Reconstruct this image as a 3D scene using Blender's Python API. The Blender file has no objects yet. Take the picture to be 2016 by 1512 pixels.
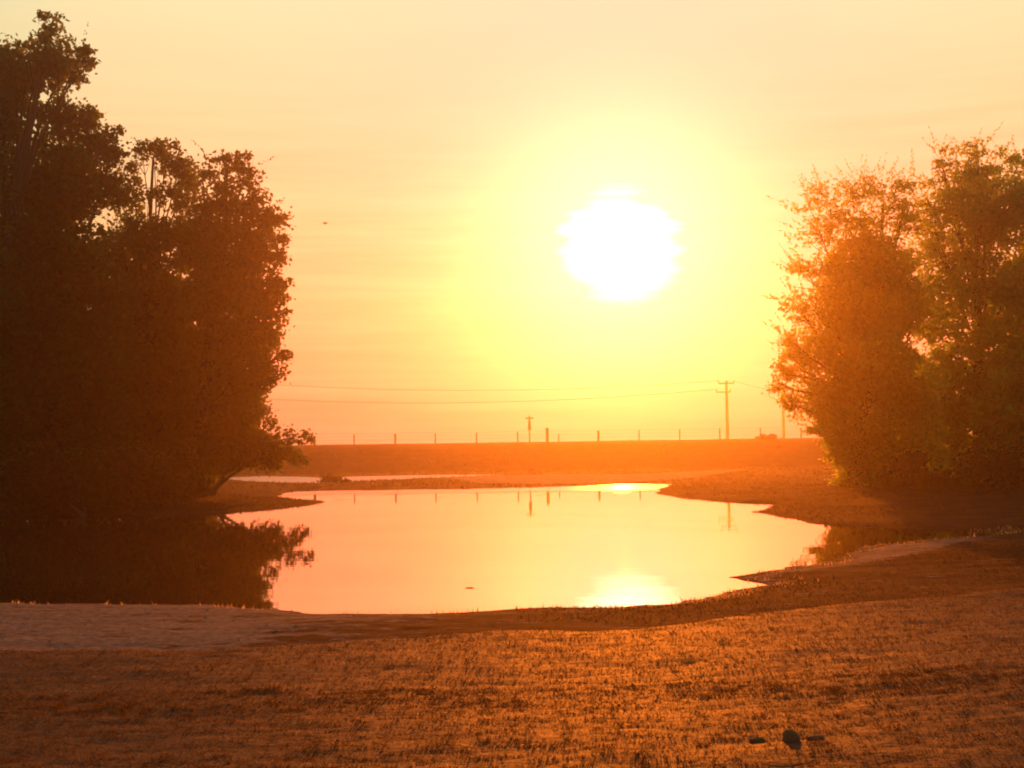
import bpy, bmesh, math
import numpy as np
from mathutils import Matrix, Vector

rng = np.random.default_rng(7)
scene = bpy.context.scene
COL = scene.collection

# ------------------------------------------------------------------ camera
F = 2769.0                       # focal length in photo pixels (2016 wide)
HC = 2.2                         # eye height over the water (water is z = 0)
PITCH = math.atan(110 / F)
ROLL = math.radians(0.8)
f_ = np.array([0, math.cos(PITCH), math.sin(PITCH)])
u0 = np.array([0, -math.sin(PITCH), math.cos(PITCH)])
r0 = np.array([1.0, 0, 0])
R_ = math.cos(ROLL) * r0 - math.sin(ROLL) * u0
U_ = math.sin(ROLL) * r0 + math.cos(ROLL) * u0
EYE = np.array([0, 0, HC])


def ray(px, py):
    return f_ + R_ * ((px - 1008) / F) - U_ * ((py - 756) / F)


def P(px, py, D):                # the point at distance D (along Y) seen at a pixel
    d = ray(px, py)
    return EYE + d * (D / d[1])


def G(px, py, z=0.0):            # the point of a level plane seen at a pixel
    d = ray(px, py)
    return EYE + d * ((z - HC) / d[2])


cam_d = bpy.data.cameras.new("camera")
cam = bpy.data.objects.new("camera", cam_d)
COL.objects.link(cam)
m = Matrix(((R_[0], U_[0], -f_[0]), (R_[1], U_[1], -f_[1]), (R_[2], U_[2], -f_[2]))).to_4x4()
m.translation = Vector(EYE)
cam.matrix_world = m
cam_d.sensor_width = 36
cam_d.lens = 36 * F / 2016
cam_d.clip_end = 3000
cam_d.clip_start = 0.05
scene.camera = cam

# ------------------------------------------------------------------ helpers


def lin(r, g, b):
    f = lambda c: (c / 255 / 12.92) if c / 255 < .04045 else ((c / 255 + .055) / 1.055) ** 2.4
    return (f(r), f(g), f(b), 1)


def tag(o, label=None, cat=None, group=None, kind=None):
    if label: o["label"] = label
    if cat: o["category"] = cat
    if group: o["group"] = group
    if kind: o["kind"] = kind
    return o


def empty(name, loc):
    o = bpy.data.objects.new(name, None)
    o.empty_display_size = .2
    COL.objects.link(o)
    o.location = Vector(loc)
    return o


def mesh_obj(name, v, faces, mat, parent=None, smooth=False, nside=None):
    """v in world space; when parented the vertices are moved to the parent's frame"""
    v = np.asarray(v, dtype=np.float64)
    if parent is not None:
        v = v - np.array(parent.location)
    me = bpy.data.meshes.new(name)
    if nside:                                   # faces: int array (n, nside)
        faces = np.asarray(faces, dtype=np.int32)
        n = len(faces)
        me.vertices.add(len(v))
        me.vertices.foreach_set("co", v.ravel())
        me.loops.add(n * nside)
        me.loops.foreach_set("vertex_index", faces.ravel())
        me.polygons.add(n)
        me.polygons.foreach_set("loop_start", np.arange(0, n * nside, nside, dtype=np.int32))
        me.polygons.foreach_set("loop_total", np.full(n, nside, dtype=np.int32))
        me.update(calc_edges=True)
    else:
        me.from_pydata([tuple(a) for a in v], [], faces)
        me.update()
    if smooth:
        me.polygons.foreach_set("use_smooth", np.ones(len(me.polygons), dtype=bool))
    me.materials.append(mat)
    o = bpy.data.objects.new(name, me)
    COL.objects.link(o)
    if parent is not None:
        o.parent = parent
    return o


class MB:
    """collects tubes and lumps into one vertex / face list"""
    def __init__(s): s.v = []; s.f = []

    def tube(s, pts, rad, n=7, caps=True):
        pts = [np.asarray(p, float) for p in pts]
        b = len(s.v)
        for i, p in enumerate(pts):
            a = pts[min(i + 1, len(pts) - 1)] - pts[max(i - 1, 0)]
            a = a / (np.linalg.norm(a) + 1e-9)
            h = np.array([1.0, 0, 0]) if abs(a[0]) < .8 else np.array([0, 1.0, 0])
            x = np.cross(a, h); x /= np.linalg.norm(x); y = np.cross(a, x)
            r = rad[i] if hasattr(rad, "__len__") else rad
            for k in range(n):
                t = 2 * math.pi * k / n
                s.v.append(p + r * (math.cos(t) * x + math.sin(t) * y))
        for i in range(len(pts) - 1):
            for k in range(n):
                s.f.append((b + i * n + k, b + i * n + (k + 1) % n, b + (i + 1) * n + (k + 1) % n, b + (i + 1) * n + k))
        if caps:
            s.f.append(tuple(b + k for k in range(n))[::-1])
            s.f.append(tuple(b + (len(pts) - 1) * n + k for k in range(n)))

    def lump(s, c, r, seed=0, nu=12, nv=8, amp=.22):
        g = np.random.default_rng(seed)
        ph = g.uniform(0, 6.28, 6)
        b = len(s.v)
        c = np.asarray(c, float)
        s.v.append(c + np.array([0, 0, r[2]]))
        for j in range(1, nv):
            th = math.pi * j / nv
            for k in range(nu):
                fi = 2 * math.pi * k / nu
                q = 1 + amp * (.5 * math.sin(2 * fi + ph[0]) * math.sin(th) + .4 * math.sin(3 * fi + 2 * th + ph[1])
                               + .35 * math.sin(5 * th + ph[2] + fi))
                s.v.append(c + q * np.array([r[0] * math.sin(th) * math.cos(fi), r[1] * math.sin(th) * math.sin(fi), r[2] * math.cos(th)]))
        s.v.append(c - np.array([0, 0, r[2]]))
        e = len(s.v) - 1
        for k in range(nu):
            s.f.append((b, b + 1 + k, b + 1 + (k + 1) % nu))
            s.f.append((e, b + 1 + (nv - 2) * nu + (k + 1) % nu, b + 1 + (nv - 2) * nu + k))
        for j in range(nv - 2):
            for k in range(nu):
                s.f.append((b + 1 + j * nu + k, b + 1 + (j + 1) * nu + k, b + 1 + (j + 1) * nu + (k + 1) % nu, b + 1 + j * nu + (k + 1) % nu))

    def box(s, c, h, ax=None):
        ax = np.eye(3) if ax is None else ax
        b = len(s.v)
        for sx in (-1, 1):
            for sy in (-1, 1):
                for sz in (-1, 1):
                    s.v.append(np.asarray(c, float) + ax[0] * h[0] * sx + ax[1] * h[1] * sy + ax[2] * h[2] * sz)
        s.f += [tuple(b + i for i in q) for q in ((0, 1, 3, 2), (4, 6, 7, 5), (0, 4, 5, 1), (2, 3, 7, 6), (0, 2, 6, 4), (1, 5, 7, 3))]

    def build(s, name, mat, parent=None, smooth=True):
        return mesh_obj(name, s.v, s.f, mat, parent, smooth)


def newmat(name):
    mt = bpy.data.materials.new(name)
    mt.use_nodes = True
    nt = mt.node_tree
    nt.nodes.clear()
    out = nt.nodes.new("ShaderNodeOutputMaterial")
    return mt, nt, out


def N(nt, typ, **kw):
    n = nt.nodes.new(typ)
    for k, v in kw.items():
        if k.startswith("i_"):
            n.inputs[k[2:].replace("_", " ")].default_value = v
        else:
            setattr(n, k, v)
    return n


def ramp(nt, fac, stops):
    r = nt.nodes.new("ShaderNodeValToRGB")
    el = r.color_ramp.elements
    el[0].position, el[0].color = stops[0]
    el[1].position, el[1].color = stops[-1]
    for p, c in stops[1:-1]:
        e = el.new(p); e.color = c
    if fac is not None: nt.links.new(fac, r.inputs[0])
    return r


def math_(nt, op, a, b=None, c=None, clamp=False):
    n = nt.nodes.new("ShaderNodeMath"); n.operation = op; n.use_clamp = clamp
    for i, x in enumerate((a, b, c)):
        if x is None: continue
        if hasattr(x, "is_linked"): nt.links.new(x, n.inputs[i])
        else: n.inputs[i].default_value = x
    return n.outputs[0]


def mixc(nt, fac, a, b, mode='MIX'):
    n = nt.nodes.new("ShaderNodeMix"); n.data_type = 'RGBA'; n.blend_type = mode
    for i, x in ((0, fac), (6, a), (7, b)):
        if hasattr(x, "is_linked"): nt.links.new(x, n.inputs[i])
        else: n.inputs[i].default_value = x
    return n.outputs[2]


# ------------------------------------------------------------------ sun, sky
SUN_PX = (1219, 488)
sd = ray(*SUN_PX); sd = sd / np.linalg.norm(sd)
SUN_ELEV = math.asin(sd[2]); SUN_AZ = math.atan2(sd[0], sd[1])
sl = bpy.data.lights.new("sun", 'SUN')
sl.energy = 5.0
sl.angle = math.radians(0.5)
sl.color = (1.0, 0.19, 0.003)
so = bpy.data.objects.new("sun", sl)
so.rotation_euler = Vector(sd).to_track_quat('Z', 'Y').to_euler()
so.location = (20, 60, 60)
COL.objects.link(so)

w = bpy.data.worlds.new("World"); scene.world = w; w.use_nodes = True
nt = w.node_tree; nt.nodes.clear()
wo = nt.nodes.new("ShaderNodeOutputWorld")
bg = nt.nodes.new("ShaderNodeBackground")
nt.links.new(bg.outputs[0], wo.inputs[0])
sky = nt.nodes.new("ShaderNodeTexSky"); sky.sky_type = 'NISHITA'
sky.sun_disc = False; sky.sun_elevation = SUN_ELEV; sky.sun_rotation = SUN_AZ
sky.dust_density = 3.0; sky.air_density = 1.6; sky.ozone_density = 1.0
tc = nt.nodes.new("ShaderNodeTexCoord")
dirv = tc.outputs["Generated"]
# thin level streaks of cloud
mp = N(nt, "ShaderNodeMapping"); mp.inputs["Scale"].default_value = (3, 3, 52)
nt.links.new(dirv, mp.inputs[0])
ns = N(nt, "ShaderNodeTexNoise", i_Scale=2.2, i_Detail=3.0, i_Roughness=.55)
nt.links.new(mp.outputs[0], ns.inputs["Vector"])
streak = math_(nt, 'SUBTRACT', ns.outputs["Fac"], .5)
# angle to the sun, in degrees
vm = N(nt, "ShaderNodeVectorMath", operation='DOT_PRODUCT')
nt.links.new(dirv, vm.inputs[0]); vm.inputs[1].default_value = tuple(sd)
ang = math_(nt, 'MULTIPLY', math_(nt, 'ARCCOSINE', math_(nt, 'MINIMUM', vm.outputs["Value"], .9999999)), 57.29578)
ang_s = math_(nt, 'ADD', ang, math_(nt, 'MULTIPLY', streak, 2.6))
sep = N(nt, "ShaderNodeSeparateXYZ"); nt.links.new(dirv, sep.inputs[0])
elev = math_(nt, 'MULTIPLY', math_(nt, 'ARCSINE', sep.outputs[2]), 57.29578)
elev_s = math_(nt, 'ADD', elev, math_(nt, 'MULTIPLY', streak, 1.6))
W_SKY = 0.05
tint = mixc(nt, 1.0, sky.outputs[0], (1.0, .12, .34, 1), 'MULTIPLY')
tint = mixc(nt, 1.0, tint, (W_SKY, W_SKY, W_SKY, 1), 'MULTIPLY')
# dusty evening air: colour by height over the horizon, weighted to the sun's side
er = ramp(nt, math_(nt, 'DIVIDE', elev_s, 40.0, clamp=True), [
    (0.0, (.20, .25, .13, 1)), (.10, (.20, .38, .16, 1)), (.22, (.34, .60, .21, 1)),
    (.45, (.60, .86, .42, 1)), (1.0, (.16, .12, .07, 1))])
side = math_(nt, 'MULTIPLY_ADD', vm.outputs["Value"], .5, .5)
side = math_(nt, 'POWER', side, 3.5)
sidev = mixc(nt, side, (.30, .34, .55, 1), (1, 1, 1, 1))
dim = math_(nt, 'EXPONENT', math_(nt, 'MULTIPLY', math_(nt, 'POWER', math_(nt, 'DIVIDE', ang, 11.5), 2.0), -1.0))
sidev = mixc(nt, dim, sidev, (1, .40, .62, 1))
er2 = mixc(nt, 1.0, er.outputs[0], sidev, 'MULTIPLY')
c1 = mixc(nt, 1.0, tint, er2, 'ADD')
def N_rgb(v):
    cc = nt.nodes.new("ShaderNodeCombineXYZ")
    for k in range(3): nt.links.new(v, cc.inputs[k])
    return cc.outputs[0]


# aureole and the sun itself
aur = math_(nt, 'EXPONENT', math_(nt, 'MULTIPLY', math_(nt, 'POWER', math_(nt, 'DIVIDE', ang_s, 4.6), 2.0), -1.0))
aurc = mixc(nt, aur, (0, 0, 0, 1), (.10, .30, .40, 1))
aur2 = math_(nt, 'EXPONENT', math_(nt, 'MULTIPLY', math_(nt, 'POWER', math_(nt, 'DIVIDE', ang, 10.0), 2.0), -1.0))
aurc = mixc(nt, 1.0, aurc, mixc(nt, aur2, (0, 0, 0, 1), (0, .03, .13, 1)), 'ADD')
c2 = mixc(nt, 1.0, c1, aurc, 'ADD')
core = math_(nt, 'MULTIPLY_ADD', math_(nt, 'SUBTRACT', 2.5, ang_s), .36, .0, clamp=True)
corec = mixc(nt, core, (0, 0, 0, 1), (4.2, 3.6, 2.6, 1))
lowsky = N(nt, "ShaderNodeMapRange"); lowsky.inputs[1].default_value = 15.0; lowsky.inputs[2].default_value = 8.0
nt.links.new(elev, lowsky.inputs[0])
sv = math_(nt, 'MULTIPLY_ADD', math_(nt, 'MULTIPLY', streak, lowsky.outputs[0]), .5, 1.0)
c2 = mixc(nt, 1.0, c2, N_rgb(sv), 'MULTIPLY')
c3 = mixc(nt, 1.0, c2, corec, 'ADD')
nt.links.new(c3, bg.inputs[0]); bg.inputs[1].default_value = 1.0

# ------------------------------------------------------------------ materials
PHOTO_WARM = None


def leaf_mat(name, dark, light, trans, through=None):
    mt, nt, out = newmat(name)
    geo = N(nt, "ShaderNodeNewGeometry")
    tc = N(nt, "ShaderNodeTexCoord")
    ns = N(nt, "ShaderNodeTexNoise", i_Scale=.9, i_Detail=3.0)
    nt.links.new(tc.outputs["Object"], ns.inputs["Vector"])
    fac = math_(nt, 'ADD', math_(nt, 'MULTIPLY', geo.outputs["Random Per Island"], .5), math_(nt, 'MULTIPLY', ns.outputs["Fac"], .5))
    c = mixc(nt, fac, dark, light)
    d = N(nt, "ShaderNodeBsdfDiffuse"); t = N(nt, "ShaderNodeBsdfTranslucent")
    nt.links.new(c, d.inputs[0])
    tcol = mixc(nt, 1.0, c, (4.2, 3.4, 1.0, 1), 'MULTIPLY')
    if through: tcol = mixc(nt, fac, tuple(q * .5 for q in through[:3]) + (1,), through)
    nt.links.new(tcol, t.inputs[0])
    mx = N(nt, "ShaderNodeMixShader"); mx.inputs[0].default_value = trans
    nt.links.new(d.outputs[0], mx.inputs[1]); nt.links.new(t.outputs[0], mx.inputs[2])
    nt.links.new(mx.outputs[0], out.inputs[0])
    return mt


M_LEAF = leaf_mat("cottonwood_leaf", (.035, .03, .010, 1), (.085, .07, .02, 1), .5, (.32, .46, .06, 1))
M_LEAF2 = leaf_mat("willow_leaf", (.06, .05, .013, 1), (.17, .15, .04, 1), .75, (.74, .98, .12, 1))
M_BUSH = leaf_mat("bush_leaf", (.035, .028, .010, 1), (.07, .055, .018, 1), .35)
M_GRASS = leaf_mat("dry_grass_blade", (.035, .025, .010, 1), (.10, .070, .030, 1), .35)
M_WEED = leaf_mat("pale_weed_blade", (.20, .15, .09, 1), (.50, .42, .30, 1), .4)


def simple_mat(name, a, b, scale=6.0, rough=.85, stretch=(1, 1, 1), bump=.3):
    mt, nt, out = newmat(name)
    tc = N(nt, "ShaderNodeTexCoord")
    mp = N(nt, "ShaderNodeMapping"); mp.inputs["Scale"].default_value = stretch
    nt.links.new(tc.outputs["Object"], mp.inputs[0])
    ns = N(nt, "ShaderNodeTexNoise", i_Scale=scale, i_Detail=6.0, i_Roughness=.6)
    nt.links.new(mp.outputs[0], ns.inputs["Vector"])
    p = N(nt, "ShaderNodeBsdfPrincipled"); p.inputs["Roughness"].default_value = rough
    nt.links.new(mixc(nt, ns.outputs["Fac"], a, b), p.inputs["Base Color"])
    bp = N(nt, "ShaderNodeBump", i_Strength=bump, i_Distance=.03)
    nt.links.new(ns.outputs["Fac"], bp.inputs["Height"])
    nt.links.new(bp.outputs[0], p.inputs["Normal"])
    nt.links.new(p.outputs[0], out.inputs[0])
    return mt


M_BARK = simple_mat("bark", (.035, .024, .016, 1), (.10, .07, .05, 1), 5, .9, (1, 1, .25))
M_WOOD = simple_mat("weathered_wood", (.05, .035, .022, 1), (.13, .09, .06, 1), 5, .85, (2, 2, .3))
M_STEEL = simple_mat("dull_steel", (.08, .06, .05, 1), (.15, .12, .10, 1), 9, .6)
M_WIRE = simple_mat("cable", (.03, .025, .02, 1), (.05, .04, .03, 1), 9, .7)
M_CLOD = simple_mat("dried_earth", (.13, .075, .03, 1), (.26, .16, .065, 1), 14, .95, (1, 1, 1), .8)
M_BIRD = simple_mat("feather", (.03, .025, .02, 1), (.08, .06, .05, 1), 20, .8)

# ground: dry turf, pale dried mud and dirt, told apart by two masks on the mesh
M_GROUND, nt, out = newmat("ground")
a_mud = N(nt, "ShaderNodeAttribute", attribute_name="mud")
a_lawn = N(nt, "ShaderNodeAttribute", attribute_name="lawn")
tc = N(nt, "ShaderNodeTexCoord")
obj = tc.outputs["Object"]
n1 = N(nt, "ShaderNodeTexNoise", i_Scale=.9, i_Detail=6.0, i_Roughness=.62)
n2 = N(nt, "ShaderNodeTexNoise", i_Scale=11.0, i_Detail=6.0, i_Roughness=.7)
mpg = N(nt, "ShaderNodeMapping"); mpg.inputs["Scale"].default_value = (.55, 1.3, 1)
nt.links.new(obj, mpg.inputs[0])
n3 = N(nt, "ShaderNodeTexNoise", i_Scale=3.4, i_Detail=5.0, i_Roughness=.65)
nt.links.new(obj, n1.inputs["Vector"]); nt.links.new(obj, n2.inputs["Vector"]); nt.links.new(mpg.outputs[0], n3.inputs["Vector"])
turf = ramp(nt, n3.outputs["Fac"], [(.25, (.019, .013, .006, 1)), (.5, (.029, .020, .009, 1)), (.75, (.042, .029, .012, 1))]).outputs[0]
dirt = ramp(nt, n1.outputs["Fac"], [(.3, (.018, .011, .006, 1)), (.7, (.055, .034, .016, 1))]).outputs[0]
mudc = ramp(nt, n2.outputs["Fac"], [(.28, (.06, .048, .038, 1)), (.48, (.20, .172, .148, 1)), (.72, (.38, .34, .30, 1))]).outputs[0]
c = mixc(nt, a_lawn.outputs["Fac"], dirt, turf)
mudf = math_(nt, 'ADD', a_mud.outputs["Fac"], math_(nt, 'MULTIPLY', math_(nt, 'SUBTRACT', n3.outputs["Fac"], .5), 1.9))
mudf = math_(nt, 'MULTIPLY_ADD', math_(nt, 'SUBTRACT', mudf, .45), 5.0, .5, clamp=True)
c = mixc(nt, mudf, c, mudc)
p = N(nt, "ShaderNodeBsdfPrincipled")
nt.links.new(c, p.inputs["Base Color"])
nt.links.new(math_(nt, 'MULTIPLY_ADD', a_lawn.outputs["Fac"], -.21, .92), p.inputs["Roughness"])
nt.links.new(math_(nt, 'MULTIPLY_ADD', a_lawn.outputs["Fac"], .14, .03), p.inputs["Specular IOR Level"])
bh = math_(nt, 'ADD', math_(nt, 'MULTIPLY', n2.outputs["Fac"], .5), n3.outputs["Fac"])
bp = N(nt, "ShaderNodeBump", i_Strength=.45, i_Distance=.06)
nt.links.new(bh, bp.inputs["Height"]); nt.links.new(bp.outputs[0], p.inputs["Normal"])
nt.links.new(p.outputs[0], out.inputs[0])

# water: still, with a wind-ruffled strip under the far bank
M_WATER, nt, out = newmat("water")
tc = N(nt, "ShaderNodeTexCoord"); obj = tc.outputs["Object"]
sp = N(nt, "ShaderNodeSeparateXYZ"); nt.links.new(obj, sp.inputs[0])
mpw = N(nt, "ShaderNodeMapping"); mpw.inputs["Scale"].default_value = (.35, 1.1, 1)
nt.links.new(obj, mpw.inputs[0])
nw = N(nt, "ShaderNodeTexNoise", i_Scale=1.1, i_Detail=3.0, i_Roughness=.5)
nt.links.new(mpw.outputs[0], nw.inputs["Vector"])
nr = N(nt, "ShaderNodeTexNoise", i_Scale=.11, i_Detail=2.0)
nt.links.new(obj, nr.inputs["Vector"])
yy = math_(nt, 'ADD', sp.outputs[1], math_(nt, 'MULTIPLY_ADD', nr.outputs["Fac"], 3.0, -1.5))
ruf = N(nt, "ShaderNodeMapRange"); ruf.inputs[1].default_value = 59.0; ruf.inputs[2].default_value = 60.6
nt.links.new(yy, ruf.inputs[0])
p = N(nt, "ShaderNodeBsdfPrincipled")
p.inputs["Base Color"].default_value = (.035, .022, .010, 1)
p.inputs["IOR"].default_value = 2.9
ruf2 = N(nt, "ShaderNodeMapRange"); ruf2.inputs[1].default_value = 70.0; ruf2.inputs[2].default_value = 74.0
nt.links.new(sp.outputs[1], ruf2.inputs[0])
rr = math_(nt, 'ADD', math_(nt, 'MULTIPLY_ADD', ruf.outputs[0], .14, .016), math_(nt, 'MULTIPLY', ruf2.outputs[0], .22))
ngl = N(nt, "ShaderNodeTexNoise", i_Scale=.55, i_Detail=2.0)
mpl = N(nt, "ShaderNodeMapping"); mpl.inputs["Scale"].default_value = (1.0, .45, 1)
nt.links.new(obj, mpl.inputs[0]); nt.links.new(mpl.outputs[0], ngl.inputs["Vector"])
gl = math_(nt, 'MULTIPLY', math_(nt, 'SUBTRACT', ngl.outputs["Fac"], .63), 9.0, clamp=True)
wnd = N(nt, "ShaderNodeMapRange"); wnd.inputs[1].default_value = 36.0; wnd.inputs[2].default_value = 44.0
nt.links.new(sp.outputs[1], wnd.inputs[0])
rr = math_(nt, 'ADD', rr, math_(nt, 'MULTIPLY', math_(nt, 'MULTIPLY', gl, wnd.outputs[0]), .10))
nt.links.new(rr, p.inputs["Roughness"])
bp = N(nt, "ShaderNodeBump", i_Strength=.09, i_Distance=.02)
nt.links.new(nw.outputs["Fac"], bp.inputs["Height"]); nt.links.new(bp.outputs[0], p.inputs["Normal"])
nt.links.new(p.outputs[0], out.inputs[0])

# ------------------------------------------------------------------ terrain
pond_px = [(-420, 1176), (-150, 1184), (0, 1188), (200, 1190), (420, 1192), (560, 1203), (640, 1209), (760, 1209), (880, 1207), (1000, 1201),
           (1100, 1196), (1200, 1197), (1290, 1191), (1380, 1178), (1450, 1164), (1508, 1152), (1470, 1144), (1425, 1136),
           (1500, 1127), (1580, 1115), (1640, 1102), (1688, 1087), (1706, 1076), (1780, 1068), (1860, 1061), (1935, 1055), (2000, 1050),
           (1930, 1046), (1800, 1042), (1690, 1036), (1600, 1031), (1540, 1020), (1486, 1008), (1515, 998), (1537, 990), (1450, 990), (1380, 985),
           (1320, 977), (1288, 970), (1318, 953), (1240, 953), (1150, 956), (1050, 960), (900, 963), (750, 965), (640, 966), (580, 968), (546, 976),
           (575, 983), (650, 988), (600, 996), (540, 1003), (480, 1008), (380, 1012), (260, 1016), (100, 1020), (-150, 1016), (-420, 1010)]
chan_px = [(436, 941), (520, 937.5), (600, 939), (640, 941), (700, 938), (800, 936), (900, 935), (1010, 934.5), (930, 938), (840, 941), (760, 945), (690, 948),
           (640, 951), (560, 950), (480, 946.5)]
sand_px = [(880, 936), (1100, 930), (1250, 930), (1490, 919), (1420, 930), (1340, 940), (1200, 947), (1050, 949), (930, 947)]
pale_px = [(1490, 1128), (1580, 1114), (1640, 1100), (1688, 1085), (1706, 1074), (1780, 1066), (1935, 1053), (1940, 1058), (1870, 1078), (1800, 1097), (1700, 1112), (1600, 1123), (1500, 1131)]
lip_px = [(-500, 1290), (0, 1279), (300, 1274), (500, 1262), (700, 1246), (900, 1240), (1200, 1236), (1400, 1212), (1700, 1176), (2016, 1147), (2600, 1110)]

pond = np.array([G(*q)[:2] for q in pond_px])
chan = np.array([G(*q)[:2] for q in chan_px])
sand = np.array([G(x, y, .15)[:2] for x, y in sand_px])
pale = np.array([G(x, y, .08)[:2] for x, y in pale_px])
lip = np.array([G(x, y, .36)[:2] for x, y in lip_px])
EMB_Y0, EMB_Y1, CREST = 97.0, 114.0, 2.0


def sdist(X, Y, poly):           # signed distance, negative inside
    X = X.ravel(); Y = Y.ravel()
    out = np.empty(len(X))
    a = poly; b = np.roll(poly, -1, 0)
    for s in range(0, len(X), 20000):
        x = X[s:s + 20000, None]; y = Y[s:s + 20000, None]
        ex = (b - a)[:, 0]; ey = (b - a)[:, 1]
        t = ((x - a[:, 0]) * ex + (y - a[:, 1]) * ey) / (ex * ex + ey * ey)
        t = np.clip(t, 0, 1)
        d = np.sqrt((x - a[:, 0] - t * ex) ** 2 + (y - a[:, 1] - t * ey) ** 2).min(1)
        c1 = (a[:, 1] <= y) != (b[:, 1] <= y)
        xi = a[:, 0] + (y - a[:, 1]) * ex / np.where(ey == 0, 1e-9, ey)
        ins = (np.sum(c1 & (x < xi), 1) % 2) == 1
        out[s:s + 20000] = np.where(ins, -d, d)
    return out


def vnoise(X, Y, seed=0):        # smooth value noise
    def h(i, j):
        n = (i * 374761393 + j * 668265263 + seed * 982451653) & 0x7fffffff
        n = ((n ^ (n >> 13)) * 1274126177) & 0x7fffffff
        return ((n ^ (n >> 16)) & 0xffff) / 65535.0
    i = np.floor(X).astype(np.int64); j = np.floor(Y).astype(np.int64)
    fx = X - i; fy = Y - j
    fx = fx * fx * (3 - 2 * fx); fy = fy * fy * (3 - 2 * fy)
    return (h(i, j) * (1 - fx) + h(i + 1, j) * fx) * (1 - fy) + (h(i, j + 1) * (1 - fx) + h(i + 1, j + 1) * fx) * fy


def sstep(a, b, x):
    t = np.clip((x - a) / (b - a), 0, 1)
    return t * t * (3 - 2 * t)


def terrain(X, Y):
    """height and masks at points"""
    X = np.asarray(X, float).ravel(); Y = np.asarray(Y, float).ravel()
    wob = (vnoise(X * .9, Y * .9, 3) - .5) * .5 * sstep(12, 30, Y) + (vnoise(X * 3, Y * 3, 4) - .5) * .34 + (vnoise(X * 7, Y * 7, 14) - .5) * .16 * (Y < 30)
    s = np.minimum(sdist(X, Y, pond), sdist(X, Y, chan)) + wob * .6
    far = 1 - .72 * sstep(58, 66, Y)
    z = np.where(s > 0, far * (.10 * np.tanh(s / .9) + .012 * np.clip(s, 0, 12)), .45 * np.tanh(s / 1.8))
    ly = np.interp(X, lip[:, 0], lip[:, 1]) + (vnoise(X * .8, Y * .8, 9) - .5) * .5
    ins = ly - Y                                     # > 0 on the lawn side
    lawn = sstep(-1.3, .5, ins + (vnoise(X * 1.3, Y * 2.0, 31) - .5) * 1.2)
    z = np.where(s > 0, z + .20 * sstep(-.9, .5, ins) + .16 * sstep(0, 8, ins), z)
    land = sstep(.1, 2.0, s) * (.35 + .65 * sstep(66, 58, Y))
    z += land * ((vnoise(X * .5, Y * .5, 1) - .5) * .09 + (vnoise(X * 1.7, Y * 2.6, 2) - .5) * (.02 + .025 * sstep(18, 26, Y)))
    # clods and tussocks in the foreground
    near = sstep(24, 12, Y)
    z += near * land * ((vnoise(X * 4.5, Y * 6, 5) - .5) * .018 + (vnoise(X * 11, Y * 13, 6) - .5) * .018)
    # the bank across the back
    e = sstep(EMB_Y0, EMB_Y1, Y + (vnoise(X * .05, Y * 0, 8) - .5) * 1.0)
    crest = CREST + .05 * (vnoise(X * .2, Y * .2, 11) - .5)
    z = z * (1 - e) + crest * e
    z = np.where(Y > 121, crest - 1.4 * sstep(121, 138, Y), z)
    lw = np.interp(X, [-9, -6, -2.5, 0, 5, 9], [.0, .0, -.1, -.35, -.6, -.6])
    mud = sstep(1.2, .2, np.abs(s - .0) - .2) * .15
    band = sstep(-.3, .25, s) * sstep(-.3, .3, -ins)
    leftw = sstep(.5, -4.5, X)
    mud = np.maximum(mud, band * (Y < 24) * (.16 + .52 * leftw))
    mud = np.maximum(mud, .62 * sstep(.5, -.6, sdist(X, Y, sand)) * (1 - .55 * sstep(90, 95, Y)))
    mud = np.maximum(mud, .55 * band * (Y < 30) * sstep(.8, .05, s))
    mud = np.maximum(mud, .56 * sstep(.45, -.35, sdist(X, Y, pale)))
    return z, mud, lawn * (Y < 40), s


def axis(segs):
    out = []
    for a, b, st in segs:
        out += list(np.arange(a, b, st))
    return np.array(out + [segs[-1][1]])


xs = axis([(-260, -60, 10), (-60, -28, 1.0), (-28, -14, .4), (-14, 14, .16), (14, 28, .4), (28, 60, 1.0), (60, 260, 10)])
ys = axis([(-40, 4, 2.0), (4, 24, .085), (24, 48, .22), (48, 112, .4), (112, 140, 2), (140, 200, 12)])
XX, YY = np.meshgrid(xs, ys)
zz, mud, lawn, s_ = terrain(XX, YY)
v = np.stack([XX.ravel(), YY.ravel(), zz], 1)
nx, ny = len(xs), len(ys)
ii = (np.arange(ny - 1)[:, None] * nx + np.arange(nx - 1)[None, :]).ravel()
q = np.stack([ii, ii + 1, ii + nx + 1, ii + nx], 1)
ground = mesh_obj("ground", v, q, M_GROUND, smooth=True, nside=4)
tag(ground, kind="structure")
for nm, arr in (("mud", mud), ("lawn", lawn)):
    at = ground.data.attributes.new(nm, 'FLOAT', 'POINT')
    at.data.foreach_set("value", np.asarray(arr, dtype=np.float32))


def zat(x, y):
    return float(terrain([x], [y])[0][0])


SPLIT = 73.0
tag(mesh_obj("water", [(-70, 10, 0), (70, 10, 0), (70, SPLIT, 0), (-70, SPLIT, 0)], [(0, 1, 2, 3)], M_WATER), kind="structure")
tag(mesh_obj("channel_water", [(-70, SPLIT, 0), (70, SPLIT, 0), (70, 97, 0), (-70, 97, 0)], [(0, 1, 2, 3)], M_WATER), kind="structure")

# ------------------------------------------------------------------ foliage


def unit(n, g):
    a = g.normal(size=(n, 3))
    return a / np.linalg.norm(a, axis=1)[:, None]


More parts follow.
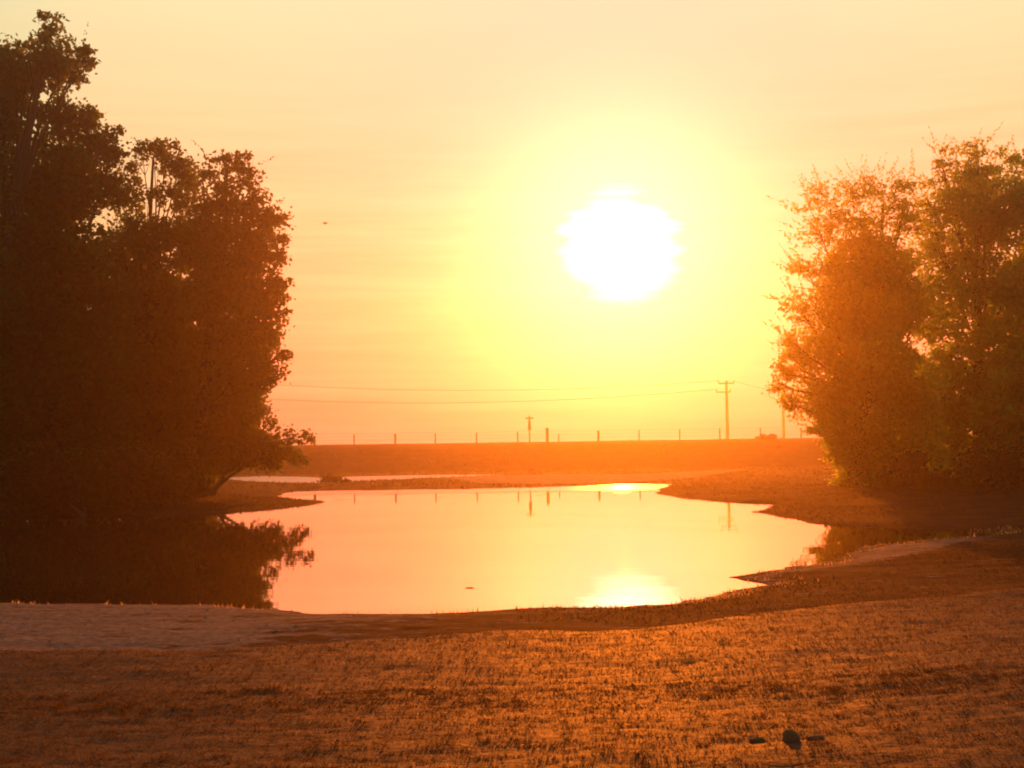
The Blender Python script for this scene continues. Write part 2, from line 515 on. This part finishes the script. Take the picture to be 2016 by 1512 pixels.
def leaf_quads(c, L, W, g, axis_dir=None, jitter=.8):
    n = len(c)
    u = unit(n, g)
    if axis_dir is not None:
        u = axis_dir + jitter * u
        u /= np.linalg.norm(u, axis=1)[:, None]
    v = np.cross(u, unit(n, g)); v /= (np.linalg.norm(v, axis=1)[:, None] + 1e-9)
    sc = g.uniform(.65, 1.3, n)[:, None]
    L = np.broadcast_to(np.asarray(L, float).reshape(-1, 1), (n, 1)) * sc
    W = np.broadcast_to(np.asarray(W, float).reshape(-1, 1), (n, 1)) * sc
    pts = np.stack([c - u * L * .5, c + v * W * .5 - u * L * .05, c + u * L * .5, c - v * W * .5 - u * L * .05], 1)
    return pts.reshape(-1, 3)


def lobes_to_leaves(lobes, D, g, leaf, k=1.0, deep=1.25, shoots=0.0):
    """lobes: (px, py, rpx[, density]); each becomes a round mass of twig clumps of its own depth"""
    parts = []
    for lb in lobes:
        px, py, rp = lb[:3]; den = (lb[3] if len(lb) > 3 else 1.0)
        den *= .86 if den < 1 else 1.0
        r = rp * D / F
        c = P(px, py, D)
        c[1] += g.uniform(-.8, .8) * min(r, 1.6)
        big = 1.0 + .5 * sstep(1.2, 2.6, r)
        ls = leaf * float(big)
        n = int(k * den ** 1.5 * 1500 * r * r * (.2 / ls) ** 2 * (1 + .12 * r))
        ncl = max(4, n // 26)
        d = unit(ncl, g)
        rad = g.uniform(0.0, 1.0, ncl) ** .42
        rad = np.minimum(rad, .97)
        cc = c + d * rad[:, None] * np.array([r, r * deep, r]) * .92
        cr = g.uniform(.22, .48, ncl) * min(1.0, .45 + r * .45)
        idx = g.integers(0, ncl, n)
        lc = cc[idx] + np.clip(g.normal(size=(n, 3)), -2.5, 2.5) * cr[idx][:, None] * np.array([.62, .62, .45])
        lc[:, 2] = np.maximum(lc[:, 2], .08)
        out = d[idx] * .6 + np.array([0, 0, .1])
        parts.append(leaf_quads(lc, ls, ls * .62, g, out, .9))
        if shoots and den < 1.0:                     # long feathery shoots out of the crown's rim
            for _ in range(int(shoots * r * r * 20)):
                a = unit(1, g)[0]; a[2] = abs(a[2]) * .9 + .25; a[0] -= .25; a /= np.linalg.norm(a)
                st = c + a * r * g.uniform(.45, .85); ln = g.uniform(.6, 1.5)
                t = np.linspace(0, 1, 16)[:, None]
                q_ = st + a * ln * t + g.normal(size=(16, 3)) * .06 * (1.2 - t)
                parts.append(leaf_quads(q_, leaf * .95 * (1.15 - t[:, 0] * .6), leaf * .5 * (1.15 - t[:, 0] * .6), g, np.tile(a, (16, 1)), .8))
    return np.concatenate(parts)


def crown_obj(name, pts, mat, parent):
    n = len(pts) // 4
    return mesh_obj(name, pts, np.arange(n * 4).reshape(n, 4), mat, parent, nside=4)


def make_tree(name, label, cat, base_px, D, trunk_r, lobes, mat, seed, leaf=.2, k=1.0, group=None, shoots=0.0, lean=0.0, stems=1):
    g = np.random.default_rng(seed)
    b = P(base_px, 900, D); b[2] = zat(b[0], D) - .05
    root = empty(name, b)
    tag(root, label, cat, group)
    crown_obj("crown" if cat == "tree" else "foliage", lobes_to_leaves(lobes, D, g, leaf, k, shoots=shoots), mat, root)
    wd = MB()
    top = min(lobes, key=lambda q: q[1])
    tp = P(top[0], top[1], D)
    H = tp[2] - b[2]
    for sidx in range(stems):
        bb = b + (np.array([g.uniform(-.5, .5), g.uniform(-.5, .5), 0]) if sidx else 0)
        tgt = tp if sidx == 0 else P(*lobes[(sidx * 3) % len(lobes)][:2], D)
        ts = np.linspace(0, .97, 7)
        pth = [bb + (tgt - bb) * np.array([t ** 1.3, t ** 1.3, t]) + (np.array([g.normal() * .12 * t * H / 10, g.normal() * .2, 0]) if 0 < t < .9 else 0) for t in ts]
        wd.tube(pth, [trunk_r * (1.25 if i == 0 else 1) * (1 - .88 * t) for i, t in enumerate(ts)], 9)
        # limbs run from the stem up into the lobes
        for lb in (lobes if sidx == 0 else []):
            c = P(lb[0], lb[1], D)
            hz = np.clip((c[2] - b[2]) * g.uniform(.45, .7) / max(H, .1), .06, .8)
            i = min(int(hz / .97 * 6), 5)
            fr = hz / .97 * 6 - i
            st = pth[i] * (1 - fr) + pth[i + 1] * fr
            md = st * .5 + c * .5 + np.array([0, g.normal() * .2, .12 * np.linalg.norm(c - st) * (1 if g.random() < .6 else -.4)])
            rr = max(.015, trunk_r * .42 * (1 - hz))
            wd.tube([st, st * .7 + md * .3 + (0, 0, .03), md, md * .4 + c * .6, c], [rr, rr * .85, rr * .6, rr * .4, rr * .15], 6)
            for _ in range(3):
                e = c + unit(1, g)[0] * lb[2] * D / F * .8
                wd.tube([md * .4 + c * .6, (md * .2 + c * .3 + e * .5), e], [rr * .35, rr * .22, rr * .08], 5)
    wd.build("trunk" if cat == "tree" else "stem", M_BARK, root)
    return root


GL = "tall trees on the dark bank left of the pond"
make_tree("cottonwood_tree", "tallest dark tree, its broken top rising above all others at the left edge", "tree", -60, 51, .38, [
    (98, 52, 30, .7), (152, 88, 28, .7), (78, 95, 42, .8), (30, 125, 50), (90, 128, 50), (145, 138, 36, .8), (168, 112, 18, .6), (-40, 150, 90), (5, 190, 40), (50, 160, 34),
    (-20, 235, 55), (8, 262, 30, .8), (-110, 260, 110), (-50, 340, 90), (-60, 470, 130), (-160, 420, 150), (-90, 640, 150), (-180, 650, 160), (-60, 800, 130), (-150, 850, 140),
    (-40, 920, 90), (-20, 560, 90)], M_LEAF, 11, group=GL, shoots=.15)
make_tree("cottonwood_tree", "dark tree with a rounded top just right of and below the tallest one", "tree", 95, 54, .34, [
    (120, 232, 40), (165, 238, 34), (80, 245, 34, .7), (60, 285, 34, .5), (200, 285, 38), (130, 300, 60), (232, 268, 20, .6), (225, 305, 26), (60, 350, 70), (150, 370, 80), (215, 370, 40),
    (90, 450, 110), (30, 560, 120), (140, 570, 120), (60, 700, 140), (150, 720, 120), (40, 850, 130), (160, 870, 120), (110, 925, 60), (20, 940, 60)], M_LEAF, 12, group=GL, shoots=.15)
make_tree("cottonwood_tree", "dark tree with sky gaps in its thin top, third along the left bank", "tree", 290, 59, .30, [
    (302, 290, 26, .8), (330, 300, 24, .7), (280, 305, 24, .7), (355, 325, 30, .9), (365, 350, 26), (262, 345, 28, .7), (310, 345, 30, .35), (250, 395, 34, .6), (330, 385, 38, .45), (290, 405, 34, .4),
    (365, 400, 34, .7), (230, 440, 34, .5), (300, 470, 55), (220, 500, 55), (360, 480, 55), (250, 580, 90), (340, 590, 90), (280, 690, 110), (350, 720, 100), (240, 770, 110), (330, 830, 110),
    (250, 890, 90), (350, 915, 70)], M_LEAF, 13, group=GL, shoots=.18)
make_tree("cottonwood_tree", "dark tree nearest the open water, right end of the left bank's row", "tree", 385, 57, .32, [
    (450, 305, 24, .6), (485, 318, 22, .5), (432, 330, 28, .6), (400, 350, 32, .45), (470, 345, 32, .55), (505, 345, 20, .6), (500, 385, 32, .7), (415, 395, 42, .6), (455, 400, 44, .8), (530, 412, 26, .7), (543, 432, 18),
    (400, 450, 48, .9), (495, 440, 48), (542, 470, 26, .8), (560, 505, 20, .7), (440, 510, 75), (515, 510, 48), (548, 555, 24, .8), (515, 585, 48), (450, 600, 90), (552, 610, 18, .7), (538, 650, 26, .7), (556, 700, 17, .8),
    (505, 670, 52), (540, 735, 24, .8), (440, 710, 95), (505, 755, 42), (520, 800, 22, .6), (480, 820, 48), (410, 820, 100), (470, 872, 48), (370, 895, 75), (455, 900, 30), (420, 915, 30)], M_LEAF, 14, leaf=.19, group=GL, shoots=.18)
make_tree("willow_shrub", "low leafy shrub leaning out from under the left trees towards the bank", "shrub", 418, 57, .09, [
    (532, 832, 22, .45), (552, 850, 18, .45), (520, 860, 26, .6), (575, 862, 15, .7), (597, 866, 13, .9), (610, 862, 8, .9), (545, 880, 26, .8), (495, 885, 40), (530, 900, 28), (565, 892, 22, .8), (585, 905, 17), (460, 895, 32)], M_LEAF, 15, leaf=.17, stems=3)
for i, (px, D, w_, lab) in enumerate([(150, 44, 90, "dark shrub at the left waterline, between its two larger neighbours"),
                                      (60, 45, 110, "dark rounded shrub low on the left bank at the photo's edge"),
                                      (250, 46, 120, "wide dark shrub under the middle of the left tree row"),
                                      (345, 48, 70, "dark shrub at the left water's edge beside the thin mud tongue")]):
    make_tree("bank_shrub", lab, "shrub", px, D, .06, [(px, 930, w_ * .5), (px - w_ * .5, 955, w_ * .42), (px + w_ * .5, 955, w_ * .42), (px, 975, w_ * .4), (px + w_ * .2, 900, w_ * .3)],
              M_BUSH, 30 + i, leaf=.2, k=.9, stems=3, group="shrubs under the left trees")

GR = "trees on the right bank"
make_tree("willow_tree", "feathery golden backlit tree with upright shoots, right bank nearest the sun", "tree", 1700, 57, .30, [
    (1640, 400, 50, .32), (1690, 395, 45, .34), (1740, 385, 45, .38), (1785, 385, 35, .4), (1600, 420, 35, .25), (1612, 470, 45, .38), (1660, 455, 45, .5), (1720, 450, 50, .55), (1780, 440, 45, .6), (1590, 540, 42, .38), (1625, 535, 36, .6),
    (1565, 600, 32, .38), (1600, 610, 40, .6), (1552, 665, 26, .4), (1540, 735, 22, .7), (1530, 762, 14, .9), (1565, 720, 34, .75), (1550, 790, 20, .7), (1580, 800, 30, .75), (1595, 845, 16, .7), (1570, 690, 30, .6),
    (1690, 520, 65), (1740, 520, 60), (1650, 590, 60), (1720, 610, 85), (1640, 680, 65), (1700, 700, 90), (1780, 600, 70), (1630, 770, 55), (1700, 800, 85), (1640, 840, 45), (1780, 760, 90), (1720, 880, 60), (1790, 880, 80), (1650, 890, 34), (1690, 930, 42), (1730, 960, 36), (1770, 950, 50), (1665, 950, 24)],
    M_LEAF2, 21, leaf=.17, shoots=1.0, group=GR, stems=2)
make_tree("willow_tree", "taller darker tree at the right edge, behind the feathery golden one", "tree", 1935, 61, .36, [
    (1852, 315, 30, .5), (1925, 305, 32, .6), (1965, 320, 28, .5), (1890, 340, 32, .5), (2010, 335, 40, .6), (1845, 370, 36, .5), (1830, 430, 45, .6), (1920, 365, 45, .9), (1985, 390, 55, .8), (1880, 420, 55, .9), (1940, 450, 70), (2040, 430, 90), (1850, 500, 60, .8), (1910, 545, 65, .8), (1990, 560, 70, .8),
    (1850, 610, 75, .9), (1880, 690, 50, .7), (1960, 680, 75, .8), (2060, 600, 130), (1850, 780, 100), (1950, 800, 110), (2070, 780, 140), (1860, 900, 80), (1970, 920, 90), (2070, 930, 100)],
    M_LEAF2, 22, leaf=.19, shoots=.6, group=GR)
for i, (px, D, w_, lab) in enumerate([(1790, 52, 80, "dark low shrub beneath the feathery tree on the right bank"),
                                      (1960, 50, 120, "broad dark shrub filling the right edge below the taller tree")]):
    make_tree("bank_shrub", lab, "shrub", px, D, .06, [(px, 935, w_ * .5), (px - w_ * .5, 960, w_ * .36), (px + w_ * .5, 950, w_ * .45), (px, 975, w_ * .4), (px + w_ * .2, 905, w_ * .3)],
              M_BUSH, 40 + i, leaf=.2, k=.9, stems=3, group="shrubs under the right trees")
make_tree("dike_shrub", "small rounded shrub on top of the straight bank beside the right trees", "shrub", 1510, 114, .05, [
    (1510, 862, 10), (1498, 866, 9), (1524, 865, 10), (1508, 868, 11), (1535, 870, 7)], M_BUSH, 50, leaf=.3, k=1.3, stems=3)
make_tree("weed_clump", "dark low weed mound on the narrow spit between pond and channel", "shrub", 655, 77, .03, [
    (650, 943, 7), (640, 946, 7), (668, 946, 7), (656, 947, 8), (682, 948, 5)], M_BUSH, 51, leaf=.2, k=1.6, stems=3)

# ------------------------------------------------------------------ fence on the bank
FY = 115.5
fz = lambda x: zat(x, FY)
fc = P(1000, 880, FY)
fence = empty("wire_fence", (fc[0], FY, fz(fc[0])))
tag(fence, "thin wire fence with spaced posts along the top of the straight far bank", "fence")
posts = [(619, 858, .11), (697, 855, .05), (778, 854, .075), (857, 853, .05), (938, 852, .055), (1019, 850, .055), (1077, 842, .12), (1100, 855, .05), (1178, 848, .095), (1258, 847, .05), (1338, 845, .05), (1417, 843, .055), (1497, 842, .05)]
for px in (538, 457, 376, 295, 1577, 1657, 1737, 1817): posts.append((px, 858 - (px - 619) * .0165, .055))
tops = []
for px, py, r in sorted(posts):
    t = P(px, py, FY)
    b_ = MB(); b_.tube([(t[0], FY, fz(t[0]) - .3), (t[0], FY, t[2] - .02), (t[0], FY, t[2])], [r, r, r * .7], 8)
    b_.build("post", M_WOOD, fence)
    tops.append(t)
for hgt in (.35, .62, .88):
    b_ = MB()
    b_.tube([(t[0], FY - .12, fz(t[0]) + hgt) for t in tops], .006, 5)
    b_.build("wire", M_WIRE, fence)

# short post with a small crossarm standing by the fence
t = P(1042, 818, 117.0)
sp_ = empty("crossarm_post", (t[0], 117.0, zat(t[0], 117.0)))
tag(sp_, "short thin post with a small crossarm and thick collar, beside the fence", "post")
b0 = np.array(sp_.location)
b_ = MB(); b_.tube([b0 - (0, 0, .3), b0 + (0, 0, t[2] - b0[2])], .05, 8); b_.build("pole", M_WOOD, sp_)
b_ = MB(); b_.box((t[0], 117 - .09, t[2] - .22), (.34, .04, .05)); b_.build("crossarm", M_WOOD, sp_, False)
b_ = MB(); b_.tube([(t[0], 117, t[2] - 1.25), (t[0], 117, t[2] - 1.15), (t[0], 117, t[2] - .75), (t[0], 117, t[2] - .35)], [.09, .15, .13, .10], 10); b_.build("collar", M_STEEL, sp_)

# ------------------------------------------------------------------ power line
def upole(px, ytop, D, label, arms):
    t = P(px, ytop, D)
    o = empty("utility_pole", (t[0], D, zat(t[0], D)))
    tag(o, label, "utility pole", "poles of the power line beyond the bank")
    b0 = np.array(o.location)
    b_ = MB(); b_.tube([b0 - (0, 0, .4), b0 * .5 + np.array(t) * .5, t], [.21, .18, .14], 10); b_.build("pole", M_WOOD, o)
    for ypx, x0, x1 in arms:
        a = P(px + x0, ypx, D); c = P(px + x1, ypx, D)
        b_ = MB(); b_.box((a + c) / 2 - (0, .26, 0), (abs(c[0] - a[0]) / 2, .06, .07)); arm = b_.build("crossarm", M_WOOD, o, False)
        for xe in (a, c):
            i_ = MB(); q_ = xe - (0, .26, 0)
            i_.tube([q_ + (0, 0, .092), q_ + (0, 0, .16), q_ + (0, 0, .22), q_ + (0, 0, .34)], [.05, .09, .05, .08], 8)
            ins = mesh_obj("insulator", np.array(i_.v) - np.array(o.location), i_.f, M_STEEL, None, True)
            ins.parent = arm
    return t


D1, D2, D0 = 168.0, 188.0, 184.0
upole(1430, 750, D1, "tall utility pole with two crossarms standing clear in the open sky", [(755, -16, 14), (772, -20, 7)])
upole(1541, 766, D2, "utility pole half hidden behind the lower leaves of the golden tree", [(772, -8, 8)])
upole(360, 742, D0, "utility pole hidden behind the row of left trees", [(746, -14, 14), (778, -14, 8)])


def cable(a, b, sag, label):
    ts = np.linspace(0, 1, 28)
    pts = [a + (b - a) * t - np.array([0, 0, 4 * sag * t * (1 - t)]) for t in ts]
    b_ = MB(); b_.tube(pts, .021, 6)
    o = b_.build("power_cable", M_WIRE)
    tag(o, label, "cable", "cables of the power line")


dy = np.array([0, -.26, .34])
cable(P(346, 746, D0) + dy, P(1414, 755, D1) + dy, 1.5, "upper sagging cable left of the open pole")
cable(P(346, 778, D0) + dy, P(1410, 772, D1) + dy, 1.5, "lower sagging cable left of the open pole")
cable(P(1444, 755, D1) + dy, P(1541 + 8, 772, D2) + dy, .35, "short cable from the open pole into the right tree")

# ------------------------------------------------------------------ small things
def clod(px, py, rx, rz, label, seed):
    p_ = G(px, py, .52); z = zat(p_[0], p_[1])
    p_ = G(px, py, z); z = zat(p_[0], p_[1])
    b_ = MB(); b_.lump((p_[0], p_[1], z + rz * .25), (rx, rx * .85, rz), seed, 22, 14, .2)
    o = b_.build("dirt_clod", M_CLOD)
    tag(o, label, "dirt clod", "clods on the near grass")


clod(1556, 1458, .046, .050, "round dark clod, largest of three on the near grass", 1)
clod(1492, 1458, .042, .020, "flat dark clod left of the round one on the near grass", 2)
clod(1606, 1456, .05, .016, "low flat clod right of the round one on the near grass", 3)

p_ = G(925, 1158)
b_ = MB(); b_.tube([(p_[0] - .07, p_[1], .002), (p_[0] - .02, p_[1] + .03, .005), (p_[0] + .04, p_[1] + .01, .003), (p_[0] + .08, p_[1] + .04, .0)], [.004, .008, .008, .004], 7)
b_.tube([(p_[0] + .01, p_[1] + .02, .006), (p_[0] + .03, p_[1] + .05, .016)], [.004, .002], 6)
tag(b_.build("floating_stick", M_BARK), "short dark stick floating on the bright still water", "stick")

c_ = P(640, 440, 80)
b_ = MB()
b_.tube([c_ + np.array(q) for q in ((-.13, 0, .01), (-.09, 0, .015), (0, 0, 0), (.09, 0, .02), (.13, 0, .03), (.17, 0, .025))], [.012, .03, .045, .035, .028, .006], 8)
for s in (-1, 1):
    b = len(b_.v)
    for q in ((.06, 0, .01), (.03, s * .13, .07), (-.05, s * .24, .02), (-.07, s * .12, .05), (-.05, 0, .01)):
        b_.v.append(c_ + np.array(q) + (0, 0, .006))
    for q in ((.06, 0, .01), (.03, s * .13, .07), (-.05, s * .24, .02), (-.07, s * .12, .05), (-.05, 0, .01)):
        b_.v.append(c_ + np.array(q) - (0, 0, .006))
    b_.f += [tuple(b + i for i in range(5)), tuple(b + 5 + i for i in range(5))[::-1]]
    b_.f += [(b + i, b + 5 + i, b + 5 + (i + 1) % 5, b + (i + 1) % 5) for i in range(5)]
tag(b_.build("bird", M_BIRD), "tiny dark bird flying alone in the sky right of the left trees", "bird")

# ------------------------------------------------------------------ ground cover
def blades(n, x0, x1, y0, y1, h, wd, keep, g, lean=.5):
    X = g.uniform(x0, x1, n); Y = g.uniform(y0, y1, n)
    z, md, lw, s = terrain(X, Y)
    ok = keep(X, Y, z, md, lw, s, g)
    X, Y, z = X[ok], Y[ok], z[ok]
    n = len(X)
    hh = h * g.uniform(.45, 1.4, n); a = g.uniform(0, 6.283, n)
    base = np.stack([X, Y, z - .006], 1)
    sd_ = np.stack([np.cos(a), np.sin(a), 0 * a], 1) * (wd * g.uniform(.6, 1.3, n))[:, None]
    tip = base + np.stack([g.normal(size=n) * lean * hh, g.normal(size=n) * lean * hh, hh], 1)
    return np.stack([base - sd_, base + sd_, tip], 1).reshape(-1, 3)


g = np.random.default_rng(5)
k1 = lambda X, Y, z, md, lw, s, g: (lw > g.uniform(.2, .8, len(X))) & (np.abs(X) < Y * .46 + 1.5) & (md < .5) & (vnoise(X * 2.2, Y * 3.2, 21) > g.uniform(-.35, .5, len(X)))
pts = np.concatenate([blades(230000, -6, 6, 5.2, 10, .017, .0035, k1, g, 1.1), blades(260000, -10, 10, 9, 19, .021, .005, k1, g, 1.1)])
tag(mesh_obj("dry_grass", pts, np.arange(len(pts)).reshape(-1, 3), M_GRASS, nside=3), "short dry brown grass over the near ground", "grass", kind="stuff")

k2 = lambda X, Y, z, md, lw, s, g: (s > .03) & (s < .7) & (lw < .5) & (X > .5) & (vnoise(X * 1.4, Y * 1.4, 23) > g.uniform(.35, .75, len(X)))
pts = np.concatenate([blades(30000, 1, 16, 15, 32, .06, .009, k2, g, .6),
                      blades(9000, -12, 6, 15, 22, .05, .008, lambda X, Y, z, md, lw, s, g: (s > .0) & (s < .5) & (vnoise(X * 2, Y * 2, 25) > .5), g, .5)])
tag(mesh_obj("shore_weeds", pts, np.arange(len(pts)).reshape(-1, 3), M_WEED, nside=3), "pale dry weeds along the near water's edge", "weeds", kind="stuff")

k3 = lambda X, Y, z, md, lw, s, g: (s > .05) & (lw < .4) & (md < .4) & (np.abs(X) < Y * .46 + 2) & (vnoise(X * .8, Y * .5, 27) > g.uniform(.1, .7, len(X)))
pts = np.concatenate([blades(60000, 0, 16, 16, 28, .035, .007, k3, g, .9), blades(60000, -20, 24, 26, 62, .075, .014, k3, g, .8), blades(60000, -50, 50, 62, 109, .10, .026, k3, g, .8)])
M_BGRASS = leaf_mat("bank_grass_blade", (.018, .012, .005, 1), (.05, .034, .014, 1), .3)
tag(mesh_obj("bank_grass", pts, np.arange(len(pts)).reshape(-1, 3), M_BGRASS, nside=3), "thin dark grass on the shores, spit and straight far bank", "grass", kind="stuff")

# stony crumbs on the mud flat
n = 420
X = g.uniform(-10, 3, n); Y = g.uniform(11, 20, n)
z, md, lw, s = terrain(X, Y)
ok = (md > .35) & (s > .05)
X, Y, z = X[ok], Y[ok], z[ok]
r = g.gamma(2.0, .005, len(X)).clip(.005, .022)
oc = np.array([(1, 0, 0), (0, 1, 0), (-1, 0, 0), (0, -1, 0), (0, 0, .75), (0, 0, -.7)], float)
of = np.array([(0, 1, 4), (1, 2, 4), (2, 3, 4), (3, 0, 4), (1, 0, 5), (2, 1, 5), (3, 2, 5), (0, 3, 5)])
vv = (np.stack([X, Y, z + r * .2], 1)[:, None] + r[:, None, None] * oc[None] * g.uniform(.6, 1.4, (len(X), 6, 1)))
ff = (np.arange(len(X))[:, None, None] * 6 + of[None]).reshape(-1, 3)
M_MUDC = simple_mat("mud_crumb", (.14, .12, .10, 1), (.42, .37, .33, 1), 8, .9)
tag(mesh_obj("mud_crumbs", vv.reshape(-1, 3), ff, M_MUDC, nside=3), "crumbs of dried pale mud on the flat by the near shore", "mud crumbs", kind="stuff")

# ------------------------------------------------------------------ scattering volume added to stand in for the lens's veiling glare
HZ = MB(); HZ.box((0, 80.5, 10.0), (263, 123.5, 11.6))
M_GLARE_HAZE, nt, out = newmat("glare_haze")
pv = N(nt, "ShaderNodeVolumePrincipled")
pv.inputs["Color"].default_value = (.96, .84, .66, 1)
pv.inputs["Density"].default_value = .00106
pv.inputs["Anisotropy"].default_value = .888
nt.links.new(pv.outputs[0], out.inputs["Volume"])
tag(HZ.build("glare_haze", M_GLARE_HAZE, None, False), kind="stuff")

# ------------------------------------------------------------------ render settings
scene.view_settings.view_transform = 'Standard'
scene.view_settings.look = 'None'
scene.view_settings.exposure = 0.0
scene.view_settings.gamma = 1.0
cy = scene.cycles
cy.use_denoising = True
cy.max_bounces = 5; cy.diffuse_bounces = 2; cy.glossy_bounces = 3; cy.transmission_bounces = 2; cy.volume_bounces = 0; cy.transparent_max_bounces = 6
cy.filter_width = 2.0
cy.caustics_reflective = False; cy.caustics_refractive = False
